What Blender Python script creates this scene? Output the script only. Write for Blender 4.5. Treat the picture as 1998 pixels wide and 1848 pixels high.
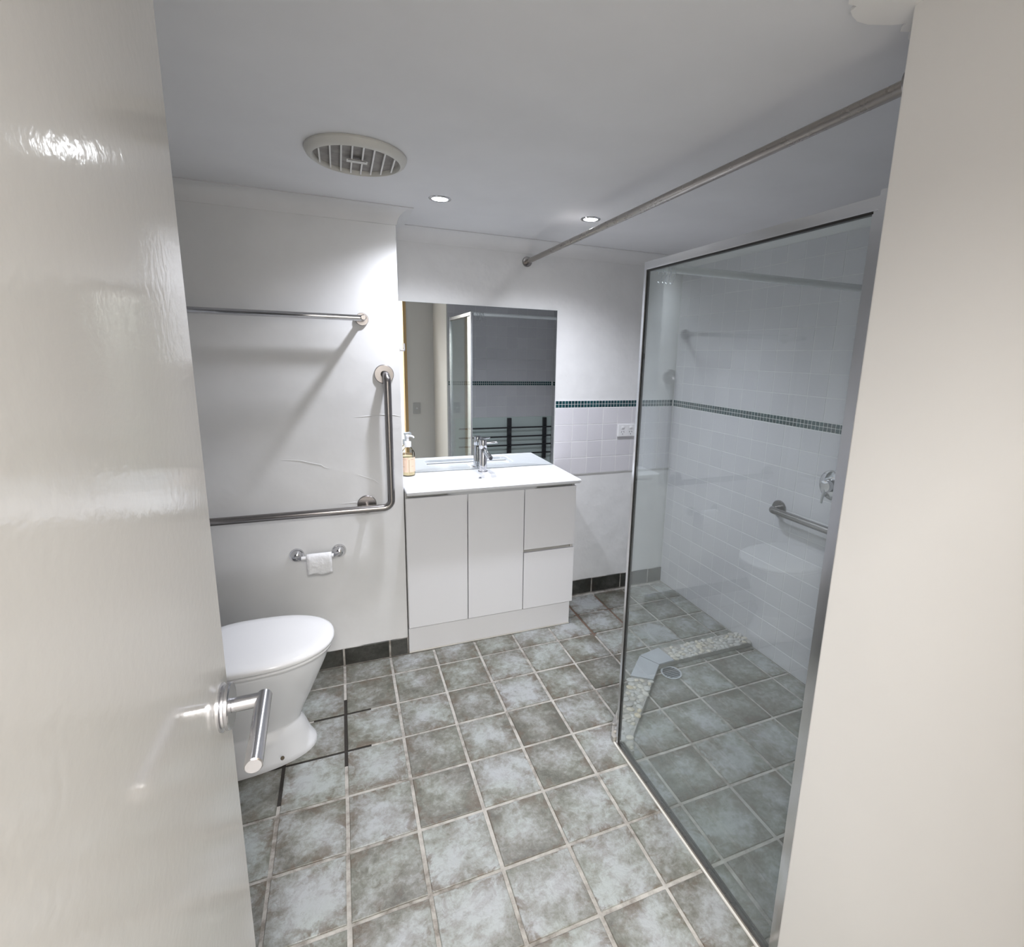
import bpy, bmesh, math, random
from mathutils import Vector, Matrix, Euler

for _o in list(bpy.data.objects):
    bpy.data.objects.remove(_o, do_unlink=True)
scene = bpy.context.scene
COL = scene.collection
random.seed(11)
PI = math.pi

# ------------------------------------------------------------------ camera
IMG_W, IMG_H = 1998.0, 1848.0
FOCAL_PX, PPX, PPY = 981.69, 1061.66, 886.05
CAM = Vector((0.0475, -2.2054, 1.4825))
yaw, pitch, roll = 0.3854, 0.1954, 0.0258
_f = Vector((math.sin(yaw)*math.cos(pitch), math.cos(yaw)*math.cos(pitch), -math.sin(pitch)))
_r = Vector((math.cos(yaw), -math.sin(yaw), 0))
_u = _r.cross(_f)
rgt = math.cos(roll)*_r + math.sin(roll)*_u
upv = -math.sin(roll)*_r + math.cos(roll)*_u
cd = bpy.data.cameras.new('camera')
cam = bpy.data.objects.new('camera', cd)
COL.objects.link(cam)
cd.sensor_width = 36.0
cd.lens = FOCAL_PX/IMG_W*36.0
cd.shift_x = -(PPX-IMG_W/2)/IMG_W
cd.shift_y = (PPY-IMG_H/2)/IMG_W
cd.clip_start = 0.01
cam.matrix_world = Matrix(((rgt.x, upv.x, -_f.x, CAM.x), (rgt.y, upv.y, -_f.y, CAM.y),
                           (rgt.z, upv.z, -_f.z, CAM.z), (0, 0, 0, 1)))
scene.camera = cam

# ------------------------------------------------------------------ light and exposure
scene.view_settings.view_transform = 'Standard'
scene.view_settings.look = 'None'
scene.view_settings.gamma = 1.0
scene.view_settings.use_curve_mapping = False
scene.view_settings.exposure = 0.22
scene.cycles.max_bounces = 7
scene.cycles.diffuse_bounces = 3
scene.cycles.glossy_bounces = 4
scene.cycles.transparent_max_bounces = 10
DOWNLIGHT_W = 53.0
HALL_W = 105.0
world = bpy.data.worlds.new('world'); scene.world = world
world.use_nodes = True
world.node_tree.nodes['Background'].inputs[0].default_value = (0.9, 0.92, 1.0, 1)
world.node_tree.nodes['Background'].inputs[1].default_value = 0.05

# ------------------------------------------------------------------ measures (metres)
YB = 0.45        # back wall
YP = 0.148       # partition wall face
XP = 0.298       # partition end
XL = -0.72       # left wall
XR = 2.0         # right shower wall
YE = -1.54       # shower end wall
XN = 0.952       # nib wall face
YF = -2.25       # front wall inner face
HC = 2.065       # ceiling
G = 0.984        # glass screen

# ------------------------------------------------------------------ material helpers
MATS = {}
def newmat(name):
    m = bpy.data.materials.new(name); m.use_nodes = True
    nt = m.node_tree
    b = nt.nodes['Principled BSDF']
    MATS[name] = m
    return m, nt, b
def N(nt, typ, **kw):
    n = nt.nodes.new(typ)
    for k, v in kw.items():
        if k in ('operation', 'blend_type', 'data_type', 'feature', 'noise_dimensions', 'distance', 'interpolation_type', 'clamp'):
            setattr(n, k, v)
        else:
            n.inputs[k].default_value = v
    return n
def L(nt, a, b): nt.links.new(a, b)
def ramp(nt, fac, stops):
    r = nt.nodes.new('ShaderNodeValToRGB')
    els = r.color_ramp.elements
    while len(els) < len(stops): els.new(0.5)
    for e, (p, c) in zip(els, stops):
        e.position = p; e.color = (c[0], c[1], c[2], 1) if len(c) == 3 else c
    if fac is not None: L(nt, fac, r.inputs[0])
    return r
def mixc(nt, fac, a, b, mode='MIX'):
    m = nt.nodes.new('ShaderNodeMix'); m.data_type = 'RGBA'; m.blend_type = mode
    for i, v in ((0, fac), (6, a), (7, b)):
        if isinstance(v, (int, float)): m.inputs[i].default_value = v
        elif isinstance(v, tuple): m.inputs[i].default_value = (v[0], v[1], v[2], 1)
        else: L(nt, v, m.inputs[i])
    return m.outputs[2]
def math_(nt, op, a, b=None, clamp=False):
    m = nt.nodes.new('ShaderNodeMath'); m.operation = op; m.use_clamp = clamp
    for i, v in ((0, a), (1, b)):
        if v is None: continue
        if isinstance(v, (int, float)): m.inputs[i].default_value = v
        else: L(nt, v, m.inputs[i])
    return m.outputs[0]
def bump(nt, b, height, strength, dist):
    bp = nt.nodes.new('ShaderNodeBump'); bp.inputs['Strength'].default_value = strength
    bp.inputs['Distance'].default_value = dist
    L(nt, height, bp.inputs['Height']); L(nt, bp.outputs[0], b.inputs['Normal'])
def noise(nt, vec, scale, detail=4, rough=0.55, dist=0.0):
    n = nt.nodes.new('ShaderNodeTexNoise')
    n.inputs['Scale'].default_value = scale; n.inputs['Detail'].default_value = detail
    n.inputs['Roughness'].default_value = rough; n.inputs['Distortion'].default_value = dist
    if vec is not None: L(nt, vec, n.inputs['Vector'])
    return n.outputs['Fac']
def simple(name, col, rough=0.5, metal=0.0, coat=0.0, spec=None):
    m, nt, b = newmat(name)
    b.inputs['Base Color'].default_value = (*col, 1)
    b.inputs['Roughness'].default_value = rough
    b.inputs['Metallic'].default_value = metal
    b.inputs['Coat Weight'].default_value = coat
    if spec is not None: b.inputs['Specular IOR Level'].default_value = spec
    return m
def plaster(name, col, rough, lump, fine, var=0.04, lscale=6.0):
    m, nt, b = newmat(name)
    tc = nt.nodes.new('ShaderNodeNewGeometry').outputs['Position']
    n1 = noise(nt, tc, lscale, 3, 0.5)
    d = tuple(c*(1-var) for c in col)
    c = mixc(nt, ramp(nt, n1, [(0.35, (0, 0, 0)), (0.65, (1, 1, 1))]).outputs[0], d, col)
    L(nt, c, b.inputs['Base Color'])
    b.inputs['Roughness'].default_value = rough
    bump(nt, b, math_(nt, 'MULTIPLY', n1, lump), 1.0, 1.0)
    return m

plaster('wall_paint', (0.80, 0.80, 0.80), 0.45, 0.0045, 0.0002)
plaster('rough_plaster', (0.80, 0.80, 0.80), 0.45, 0.006, 0.0003, lscale=9)
plaster('ceiling_paint', (0.82, 0.82, 0.83), 0.7, 0.004, 0.0004, lscale=4)
plaster('hall_paint', (0.83, 0.815, 0.795), 0.5, 0.003, 0.0005, 0.02, 3)
plaster('fresh_paint', (0.93, 0.91, 0.88), 0.5, 0.002, 0.0004, 0.01, 3)
plaster('cornice_paint', (0.80, 0.80, 0.80), 0.6, 0.004, 0.0003)
simple('ceramic', (0.76, 0.77, 0.79), 0.07, spec=0.5)
simple('seat_plastic', (0.86, 0.86, 0.87), 0.16)
simple('cabinet_white', (0.80, 0.80, 0.82), 0.38)
simple('cabinet_edge', (0.62, 0.61, 0.58), 0.5)
simple('chrome', (0.60, 0.60, 0.62), 0.09, 1.0)
simple('black_seal', (0.015, 0.014, 0.013), 0.5)
simple('dark_hole', (0.012, 0.012, 0.012), 0.7)
simple('white_plastic', (0.82, 0.82, 0.83), 0.3)
simple('grey_plastic', (0.55, 0.55, 0.55), 0.4)
simple('fan_plastic', (0.66, 0.65, 0.61), 0.4)
simple('fan_bar', (0.78, 0.77, 0.74), 0.4)
simple('dark_metal', (0.055, 0.055, 0.06), 0.35, 0.6)
simple('silicone', (0.72, 0.70, 0.66), 0.4)
simple('bolt_rust', (0.11, 0.09, 0.06), 0.6, 0.5)
simple('wet_panel', (0.62, 0.70, 0.68), 0.25)
simple('cap_tile', (0.42, 0.44, 0.47), 0.35)
simple('grate_metal', (0.40, 0.43, 0.48), 0.3, 0.9)
simple('wood_jamb', (0.62, 0.42, 0.20), 0.5)
simple('soap_liquid', (0.88, 0.76, 0.48), 0.2)
simple('bottle_label', (0.83, 0.62, 0.47), 0.5)
simple('label_ink', (0.45, 0.33, 0.25), 0.6)
simple('white_rod', (0.75, 0.77, 0.78), 0.25, 0.3)

# brushed stainless steel
def brushed(name, col, rough, sx, sy, sz):
    m, nt, b = newmat(name)
    tc = nt.nodes.new('ShaderNodeTexCoord').outputs['Object']
    mp = N(nt, 'ShaderNodeMapping', Scale=(sx, sy, sz)); L(nt, tc, mp.inputs[0])
    n = noise(nt, mp.outputs[0], 40, 3)
    b.inputs['Base Color'].default_value = (*col, 1); b.inputs['Metallic'].default_value = 1.0
    L(nt, math_(nt, 'ADD', math_(nt, 'MULTIPLY', n, 0.06), rough-0.03), b.inputs['Roughness'])
    return m
brushed('steel', (0.30, 0.285, 0.28), 0.26, 1, 1, 1)
brushed('handle_steel', (0.62, 0.62, 0.64), 0.24, 1, 1, 1)
brushed('aluminium', (0.72, 0.73, 0.75), 0.18, 1, 1, 1)
brushed('old_steel', (0.36, 0.335, 0.31), 0.28, 1, 1, 1)

# gloss door paint with faint vertical brush marks
m, nt, b = newmat('door_gloss')
tc = nt.nodes.new('ShaderNodeNewGeometry').outputs['Position']
nb = noise(nt, tc, 90, 2)
nl = noise(nt, tc, 5, 1)
b.inputs['Base Color'].default_value = (0.68, 0.67, 0.645, 1)
b.inputs['Roughness'].default_value = 0.11
bump(nt, b, math_(nt, 'ADD', math_(nt, 'MULTIPLY', nb, 0.00022), math_(nt, 'MULTIPLY', nl, 0.00010)), 1.0, 1.0)

# mirror
simple('mirror_silver', (0.80, 0.83, 0.83), 0.0, 1.0)
simple('mirror_edge', (0.25, 0.32, 0.31), 0.2)

# shower glass: a thin slab; both faces reflect by Fresnel, light passes; slight lime film
m, nt, b = newmat('shower_glass')
for n_ in list(nt.nodes):
    if n_.type != 'OUTPUT_MATERIAL': nt.nodes.remove(n_)
out = nt.nodes['Material Output']
geo = nt.nodes.new('ShaderNodeNewGeometry')
ior = math_(nt, 'SUBTRACT', 1.52, math_(nt, 'MULTIPLY', geo.outputs['Backfacing'], 1.52-1/1.52))
fr = nt.nodes.new('ShaderNodeFresnel'); L(nt, ior, fr.inputs['IOR'])
tr = nt.nodes.new('ShaderNodeBsdfTransparent'); tr.inputs[0].default_value = (0.90, 0.93, 0.93, 1)
gl = nt.nodes.new('ShaderNodeBsdfGlossy'); gl.inputs['Roughness'].default_value = 0.012
gl.inputs['Color'].default_value = (0.95, 1, 0.99, 1)
df = nt.nodes.new('ShaderNodeBsdfDiffuse'); df.inputs[0].default_value = (0.75, 0.79, 0.82, 1)
film = math_(nt, 'ADD', math_(nt, 'MULTIPLY', noise(nt, geo.outputs['Position'], 2.5, 1), 0.08), 0.025)
mx0 = nt.nodes.new('ShaderNodeMixShader'); L(nt, film, mx0.inputs[0]); L(nt, tr.outputs[0], mx0.inputs[1]); L(nt, df.outputs[0], mx0.inputs[2])
mx = nt.nodes.new('ShaderNodeMixShader'); L(nt, fr.outputs[0], mx.inputs[0]); L(nt, mx0.outputs[0], mx.inputs[1]); L(nt, gl.outputs[0], mx.inputs[2])
L(nt, mx.outputs[0], out.inputs[0])
simple('glass_edge', (0.02, 0.05, 0.045), 0.1)

# clear bottle
m, nt, b = newmat('clear_bottle')
for n_ in list(nt.nodes):
    if n_.type != 'OUTPUT_MATERIAL': nt.nodes.remove(n_)
out = nt.nodes['Material Output']
lw = nt.nodes.new('ShaderNodeLayerWeight'); lw.inputs[0].default_value = 0.12
tr = nt.nodes.new('ShaderNodeBsdfTransparent'); tr.inputs[0].default_value = (0.985, 0.985, 0.98, 1)
gl = nt.nodes.new('ShaderNodeBsdfGlossy'); gl.inputs['Roughness'].default_value = 0.03
mx = nt.nodes.new('ShaderNodeMixShader'); L(nt, lw.outputs['Fresnel'], mx.inputs[0]); L(nt, tr.outputs[0], mx.inputs[1]); L(nt, gl.outputs[0], mx.inputs[2])
L(nt, mx.outputs[0], out.inputs[0])

# glazed floor tile: mottled grey green with brown stains
def tile_mat(name, cols, stain, rough, gain=1.0):
    m, nt, b = newmat(name)
    obj_ = nt.nodes.new('ShaderNodeTexCoord').outputs['Object']
    rnd = nt.nodes.new('ShaderNodeObjectInfo').outputs['Random']
    cb = nt.nodes.new('ShaderNodeCombineXYZ')
    L(nt, math_(nt, 'MULTIPLY', rnd, 37.0), cb.inputs[0]); L(nt, math_(nt, 'MULTIPLY', rnd, 91.0), cb.inputs[1]); L(nt, math_(nt, 'MULTIPLY', rnd, 53.0), cb.inputs[2])
    va = nt.nodes.new('ShaderNodeVectorMath'); va.operation = 'ADD'; L(nt, obj_, va.inputs[0]); L(nt, cb.outputs[0], va.inputs[1])
    v = va.outputs[0]
    n1 = noise(nt, v, 8, 5, 0.65, 0.25)
    n2 = noise(nt, v, 42, 5, 0.72, 0.3)
    spx = nt.nodes.new('ShaderNodeSeparateXYZ'); L(nt, obj_, spx.inputs[0])
    e0 = math_(nt, 'DIVIDE', math_(nt, 'MAXIMUM', math_(nt, 'ABSOLUTE', spx.outputs[0]), math_(nt, 'ABSOLUTE', spx.outputs[1])), 0.1)
    n3 = noise(nt, v, 5, 3, 0.5)
    t = math_(nt, 'ADD', math_(nt, 'MULTIPLY', n1, 0.56), math_(nt, 'MULTIPLY', n2, 0.44))
    t = math_(nt, 'ADD', t, math_(nt, 'MULTIPLY', math_(nt, 'SUBTRACT', rnd, 0.5), 0.15))
    t = math_(nt, 'ADD', t, math_(nt, 'MULTIPLY', math_(nt, 'SUBTRACT', 0.72, e0), 0.13))
    c = ramp(nt, t, [(0.36, cols[0]), (0.46, cols[1]), (0.54, cols[2]), (0.64, cols[3])]).outputs[0]
    # green or violet tint by patch
    c = mixc(nt, math_(nt, 'MULTIPLY', ramp(nt, n3, [(0.42, (0, 0, 0)), (0.62, (1, 1, 1))]).outputs[0], 0.5), c, (0.94, 1.0, 0.90), 'MULTIPLY')
    # stains follow the worn glaze near the edges
    sp = nt.nodes.new('ShaderNodeSeparateXYZ'); L(nt, obj_, sp.inputs[0])
    e = math_(nt, 'MAXIMUM', math_(nt, 'ABSOLUTE', sp.outputs[0]), math_(nt, 'ABSOLUTE', sp.outputs[1]))
    em = ramp(nt, math_(nt, 'DIVIDE', e, 0.1), [(0.55, (0.25, 0.25, 0.25)), (1.0, (1, 1, 1))]).outputs[0]
    n4 = noise(nt, v, 15, 5, 0.74, 0.6)
    sm = math_(nt, 'MULTIPLY', ramp(nt, n4, [(0.50, (0, 0, 0)), (0.60, (1, 1, 1))]).outputs[0], em, clamp=True)
    c = mixc(nt, math_(nt, 'MULTIPLY', sm, 0.8), c, stain)
    L(nt, c, b.inputs['Base Color'])
    L(nt, math_(nt, 'ADD', math_(nt, 'MULTIPLY', n2, 0.25), rough-0.12), b.inputs['Roughness'])
    bump(nt, b, math_(nt, 'MULTIPLY', n2, 0.0022), 1.0, 1.0)
    return m
tile_mat('floor_tile', [(0.110, 0.106, 0.090), (0.182, 0.180, 0.158), (0.27, 0.274, 0.260), (0.375, 0.390, 0.40)], (0.12, 0.088, 0.062), 0.42)
tile_mat('skirting_tile', [(0.020, 0.020, 0.018), (0.034, 0.034, 0.030), (0.050, 0.050, 0.045), (0.075, 0.075, 0.068)], (0.04, 0.03, 0.022), 0.4)

# wall tile: pale grey mauve glaze
m, nt, b = newmat('wall_tile')
rnd = nt.nodes.new('ShaderNodeObjectInfo').outputs['Random']
c = mixc(nt, rnd, (0.66, 0.648, 0.685), (0.70, 0.688, 0.72))
L(nt, c, b.inputs['Base Color']); b.inputs['Roughness'].default_value = 0.2
bump(nt, b, noise(nt, nt.nodes.new('ShaderNodeTexCoord').outputs['Object'], 30, 2), 1.0, 0.0006)
# mosaic
m, nt, b = newmat('mosaic_glass')
rnd = nt.nodes.new('ShaderNodeObjectInfo').outputs['Random']
L(nt, mixc(nt, rnd, (0.004, 0.034, 0.042), (0.010, 0.066, 0.076)), b.inputs['Base Color']); b.inputs['Roughness'].default_value = 0.12
simple('tile_grout', (0.78, 0.78, 0.78), 0.8)

# floor grout, pale with dark patches where it has come out near the toilet
m, nt, b = newmat('floor_grout')
pos = nt.nodes.new('ShaderNodeNewGeometry').outputs['Position']
sp = nt.nodes.new('ShaderNodeSeparateXYZ'); L(nt, pos, sp.inputs[0])
ng = noise(nt, pos, 24, 6, 0.7)
nw = noise(nt, pos, 3.0, 4, 0.6)
base = ramp(nt, math_(nt, 'ADD', math_(nt, 'MULTIPLY', ng, 0.5), math_(nt, 'MULTIPLY', nw, 0.5)),
            [(0.38, (0.20, 0.18, 0.155)), (0.48, (0.37, 0.35, 0.32)), (0.58, (0.49, 0.47, 0.435))]).outputs[0]
def inbox(x0, x1, y0, y1):
    a = math_(nt, 'GREATER_THAN', sp.outputs[0], x0); b_ = math_(nt, 'LESS_THAN', sp.outputs[0], x1)
    c_ = math_(nt, 'GREATER_THAN', sp.outputs[1], y0); d_ = math_(nt, 'LESS_THAN', sp.outputs[1], y1)
    return math_(nt, 'MULTIPLY', math_(nt, 'MULTIPLY', a, b_), math_(nt, 'MULTIPLY', c_, d_))
mk = None
for bx_ in ((-0.02, 0.02, -0.492, -0.112), (-0.12, 0.10, -0.23, -0.19), (-0.24, 0.09, -0.44, -0.40), (-0.23, -0.19, -0.59, -0.40), (-0.62, -0.2, -0.44, -0.40)):
    q = inbox(*bx_); mk = q if mk is None else math_(nt, 'MAXIMUM', mk, q)
c = mixc(nt, mk, base, (0.028, 0.024, 0.020))
# rust line beside the vanity
q = math_(nt, 'MAXIMUM', inbox(1.24, 1.28, -0.02, 0.35), inbox(1.44, 1.50, 0.02, 0.40))
c = mixc(nt, math_(nt, 'MULTIPLY', q, 0.85), c, (0.12, 0.06, 0.035))
L(nt, c, b.inputs['Base Color']); b.inputs['Roughness'].default_value = 0.85
bump(nt, b, ng, 1.0, 0.004)

# kerb cement and pebbles
plaster('kerb_cement', (0.40, 0.385, 0.355), 0.7, 0.004, 0.001, 0.2, 14)
m, nt, b = newmat('pebble')
rnd = nt.nodes.new('ShaderNodeObjectInfo').outputs['Random']
c = ramp(nt, rnd, [(0.0, (0.60, 0.52, 0.38)), (0.25, (0.58, 0.57, 0.54)), (0.6, (0.46, 0.45, 0.43)), (0.85, (0.60, 0.55, 0.46)), (1.0, (0.34, 0.33, 0.31))]).outputs[0]
L(nt, c, b.inputs['Base Color']); b.inputs['Roughness'].default_value = 0.35
# fan filter, dusty
plaster('fan_filter', (0.36, 0.34, 0.32), 0.8, 0.003, 0.001, 0.25, 30)
# toilet paper
plaster('paper', (0.84, 0.84, 0.85), 0.9, 0.006, 0.001, 0.02, 40)
# lamp lens
m, nt, b = newmat('lamp_lens')
b.inputs['Emission Color'].default_value = (0.93, 0.96, 1.0, 1); b.inputs['Emission Strength'].default_value = 45.0
m, nt, b = newmat('hall_lamp_glass')
b.inputs['Emission Color'].default_value = (1.0, 0.92, 0.80, 1); b.inputs['Emission Strength'].default_value = 3.0
simple('hall_floor_vinyl', (0.34, 0.33, 0.32), 0.5)

# ------------------------------------------------------------------ mesh helpers
def add_box(bm, x0, x1, y0, y1, z0, z1):
    v = [bm.verts.new(p) for p in ((x0, y0, z0), (x1, y0, z0), (x1, y1, z0), (x0, y1, z0), (x0, y0, z1), (x1, y0, z1), (x1, y1, z1), (x0, y1, z1))]
    for f in ((3, 2, 1, 0), (4, 5, 6, 7), (0, 1, 5, 4), (1, 2, 6, 5), (2, 3, 7, 6), (3, 0, 4, 7)):
        bm.faces.new([v[i] for i in f])
    return v
def box(x0, x1, y0, y1, z0, z1, bev=0.0, seg=2):
    bm = bmesh.new(); add_box(bm, x0, x1, y0, y1, z0, z1)
    if bev > 0: bmesh.ops.bevel(bm, geom=list(bm.edges), offset=bev, segments=seg, profile=0.5, affect='EDGES')
    return bm
def basis(d):
    d = d.normalized(); a = Vector((0, 0, 1)) if abs(d.z) < 0.95 else Vector((1, 0, 0))
    x = d.cross(a).normalized(); return x, d.cross(x).normalized()
def add_tube(bm, pts, rad, seg=16, caps=True):
    pts = [Vector(p) for p in pts]; rings = []
    rads = rad if isinstance(rad, (list, tuple)) else [rad]*len(pts)
    d0 = (pts[1]-pts[0]).normalized(); x, y = basis(d0)
    prev = d0
    for i, p in enumerate(pts):
        if i == 0: d = d0
        elif i == len(pts)-1: d = (pts[i]-pts[i-1]).normalized()
        else:
            d = (pts[i+1]-pts[i-1])
            d = d.normalized() if d.length > 1e-9 else prev
        q = prev.rotation_difference(d); x = q @ x; y = q @ y; prev = d
        rings.append([bm.verts.new(p + rads[i]*(math.cos(2*PI*k/seg)*x + math.sin(2*PI*k/seg)*y)) for k in range(seg)])
    for a, b_ in zip(rings, rings[1:]):
        for k in range(seg): bm.faces.new((a[k], a[(k+1) % seg], b_[(k+1) % seg], b_[k]))
    if caps:
        bm.faces.new(list(reversed(rings[0]))); bm.faces.new(rings[-1])
def tube(pts, rad, seg=16):
    bm = bmesh.new(); add_tube(bm, pts, rad, seg); return bm
def fillet(pts, r, n=8):
    pts = [Vector(p) for p in pts]; out_ = [pts[0]]
    for a, b_, c_ in zip(pts, pts[1:], pts[2:]):
        u = (a-b_).normalized(); v = (c_-b_).normalized()
        ang = u.angle(v); t = r/math.tan(ang/2)
        p0 = b_+u*t; p1 = b_+v*t
        ctr = b_ + (u+v).normalized()*(r/math.sin(ang/2))
        for k in range(n+1):
            w = k/n; p = (p0-ctr).lerp(p1-ctr, w).normalized()*r + ctr
            out_.append(p)
    out_.append(pts[-1]); return out_
def add_lathe(bm, prof, M=None, seg=32, cap0=True, cap1=True):
    M = M or Matrix.Identity(4); rings = []
    for r, z in prof:
        rings.append([bm.verts.new(M @ Vector((r*math.cos(2*PI*k/seg), r*math.sin(2*PI*k/seg), z))) for k in range(seg)])
    for a, b_ in zip(rings, rings[1:]):
        for k in range(seg): bm.faces.new((a[k], a[(k+1) % seg], b_[(k+1) % seg], b_[k]))
    if cap0: bm.faces.new(list(reversed(rings[0])))
    if cap1: bm.faces.new(rings[-1])
def lathe(prof, M=None, seg=32, cap0=True, cap1=True):
    bm = bmesh.new(); add_lathe(bm, prof, M, seg, cap0, cap1); return bm
def loft(rings, cap0=True, cap1=True):
    bm = bmesh.new(); rr = [[bm.verts.new(p) for p in r] for r in rings]; n = len(rr[0])
    for a, b_ in zip(rr, rr[1:]):
        for k in range(n): bm.faces.new((a[k], a[(k+1) % n], b_[(k+1) % n], b_[k]))
    if cap0: bm.faces.new(list(reversed(rr[0])))
    if cap1: bm.faces.new(rr[-1])
    return bm
def prism(poly, z0, z1, bev=0.0):
    bm = bmesh.new()
    a = [bm.verts.new((x, y, z0)) for x, y in poly]; b_ = [bm.verts.new((x, y, z1)) for x, y in poly]; n = len(poly)
    bm.faces.new(list(reversed(a))); bm.faces.new(b_)
    for k in range(n): bm.faces.new((a[k], a[(k+1) % n], b_[(k+1) % n], b_[k]))
    if bev: bmesh.ops.bevel(bm, geom=list(bm.edges), offset=bev, segments=2, profile=0.5, affect='EDGES')
    return bm
def obj(name, bm, mat, parent=None, smooth=False, angle=35, label=None, cat=None, group=None, kind=None, loc=None):
    me = bpy.data.meshes.new(name)
    bmesh.ops.recalc_face_normals(bm, faces=list(bm.faces))
    bm.to_mesh(me); bm.free()
    if smooth:
        me.polygons.foreach_set('use_smooth', [True]*len(me.polygons))
        me.set_sharp_from_angle(angle=math.radians(angle))
    me.materials.append(MATS[mat])
    o = bpy.data.objects.new(name, me); COL.objects.link(o)
    if parent: o.parent = parent
    if loc: o.location = loc
    tag(o, label, cat, group, kind)
    return o
def tag(o, label=None, cat=None, group=None, kind=None):
    if label: o['label'] = label
    if cat: o['category'] = cat
    if group: o['group'] = group
    if kind: o['kind'] = kind
    return o
def thing(name, label, cat, loc=(0, 0, 0), group=None, kind=None):
    o = bpy.data.objects.new(name, None); COL.objects.link(o); o.location = loc
    o.empty_display_size = 0.05
    return tag(o, label, cat, group, kind)
def rel(bm, loc):
    bmesh.ops.translate(bm, verts=list(bm.verts), vec=-Vector(loc)); return bm
TM = {}
def tile_mesh(w, h, t, c, mat):
    key = (round(w, 4), round(h, 4), t, c, mat)
    if key in TM: return TM[key]
    bm = bmesh.new()
    lo = [bm.verts.new((sx*w/2, sy*h/2, -t)) for sx, sy in ((-1, -1), (1, -1), (1, 1), (-1, 1))]
    mi = [bm.verts.new((sx*w/2, sy*h/2, -c)) for sx, sy in ((-1, -1), (1, -1), (1, 1), (-1, 1))]
    hi = [bm.verts.new((sx*(w/2-c), sy*(h/2-c), 0)) for sx, sy in ((-1, -1), (1, -1), (1, 1), (-1, 1))]
    for k in range(4):
        j = (k+1) % 4
        bm.faces.new((lo[k], lo[j], mi[j], mi[k])); bm.faces.new((mi[k], mi[j], hi[j], hi[k]))
    bm.faces.new(hi)
    me = bpy.data.meshes.new('tile'); bm.to_mesh(me); bm.free()
    me.materials.append(MATS[mat]); TM[key] = me
    return me
ORI = {'up': Euler((0, 0, 0)), 'south': Euler((PI/2, 0, 0)), 'west': Euler((PI/2, 0, -PI/2)), 'north': Euler((PI/2, 0, PI))}
def tile(name, w, h, t, c, mat, loc, facing, parent, jit=0.0, tilt=0.0, label=None):
    o = bpy.data.objects.new(name, tile_mesh(w, h, t, c, mat)); COL.objects.link(o)
    o.parent = parent
    e = ORI[facing].to_matrix() @ Euler((random.uniform(-tilt, tilt), random.uniform(-tilt, tilt), random.uniform(-tilt, tilt))).to_matrix()
    o.rotation_euler = e.to_euler()
    o.location = Vector(loc) + Vector((random.uniform(-jit, jit), random.uniform(-jit, jit), 0)) if facing == 'up' else Vector(loc)
    return o
def joined_tiles(name, specs, w_default, mat, parent):
    """many small tiles in one mesh (stuff)"""
    bm = bmesh.new()
    for w, h, t, c, loc, facing in specs:
        R = ORI[facing].to_matrix(); base_ = Vector(loc)
        def P(x, y, z): return bm.verts.new(R @ Vector((x, y, z)) + base_)
        s4 = ((-1, -1), (1, -1), (1, 1), (-1, 1))
        lo = [P(a*w/2, b_*h/2, -t) for a, b_ in s4]; hi = [P(a*(w/2-c), b_*(h/2-c), 0) for a, b_ in s4]
        for k in range(4):
            j = (k+1) % 4; bm.faces.new((lo[k], lo[j], hi[j], hi[k]))
        bm.faces.new(hi)
    return obj(name, bm, mat, parent, kind='stuff')
def fills(a0, a1, start, pitch):
    """cut a run a0..a1 at start + n*pitch"""
    cuts = [a0]; n = math.ceil((a0-start)/pitch - 1e-6)
    while start+n*pitch < a1-1e-6:
        v = start+n*pitch
        if v > a0+0.012: cuts.append(v)
        n += 1
    cuts.append(a1)
    return list(zip(cuts, cuts[1:]))

# ------------------------------------------------------------------ room shell
def struct(name, bm, mat, label, cat, **kw):
    return obj(name, bm, mat, kind='structure', label=label, cat=cat, **kw)
floor = struct('floor', box(XL-0.1, XR+0.1, YF-0.1, YB+0.1, -0.1, -0.004), 'floor_grout', 'grey green square tiled bathroom floor with pale grout', 'floor')
ceiling = struct('ceiling', box(XL-0.1, XR+0.1, YF-0.1, YB+0.1, HC, HC+0.1), 'ceiling_paint', 'flat white painted bathroom ceiling', 'ceiling')
wall_back = struct('wall_back', box(XP-0.1, XR+0.1, YB, YB+0.1, -0.1, HC), 'rough_plaster', 'white back wall behind the vanity with tile band', 'wall')
wall_part = struct('wall_partition', box(XL-0.1, XP, YP, YB+0.1, -0.1, HC, 0.004, 2), 'wall_paint', 'white lumpy plaster wall carrying towel rack and grab rail', 'wall')
wall_left = struct('wall_left', box(XL-0.1, XL, YF-0.1, YP, -0.1, HC), 'wall_paint', 'white side wall behind the toilet', 'wall')
wall_right = struct('wall_right', box(XR, XR+0.1, YE, YB, -0.1, HC), 'tile_grout', 'tiled shower side wall behind the glass screen', 'wall')
nib = struct('wall_nib', box(XN, XR+0.1, YF-0.1, YE, -0.1, HC, 0.003, 2), 'hall_paint', 'warm white wall end closing the right of the view', 'wall')
DX0, DX1 = -0.170, 0.655
fw = bmesh.new()
add_box(fw, XL-0.1, DX0-0.03, YF-0.1, YF, -0.1, HC)
add_box(fw, DX1+0.03, XN, YF-0.1, YF, -0.1, HC)
add_box(fw, DX0-0.03, DX1+0.03, YF-0.1, YF, 2.045, HC)
wall_front = struct('wall_front', fw, 'hall_paint', 'warm white wall with the doorway, seen in the mirror', 'wall')
jm = bmesh.new()
add_box(jm, DX0-0.03, DX0, YF-0.1, YF+0.004, 0, 2.045); add_box(jm, DX1, DX1+0.03, YF-0.1, YF+0.012, 0, 2.045)
add_box(jm, DX0-0.03, DX1+0.03, YF-0.1, YF+0.004, 2.015, 2.0448)
struct('trim_1', jm, 'wood_jamb', 'bare wooden door jamb around the doorway', 'door frame')
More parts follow.
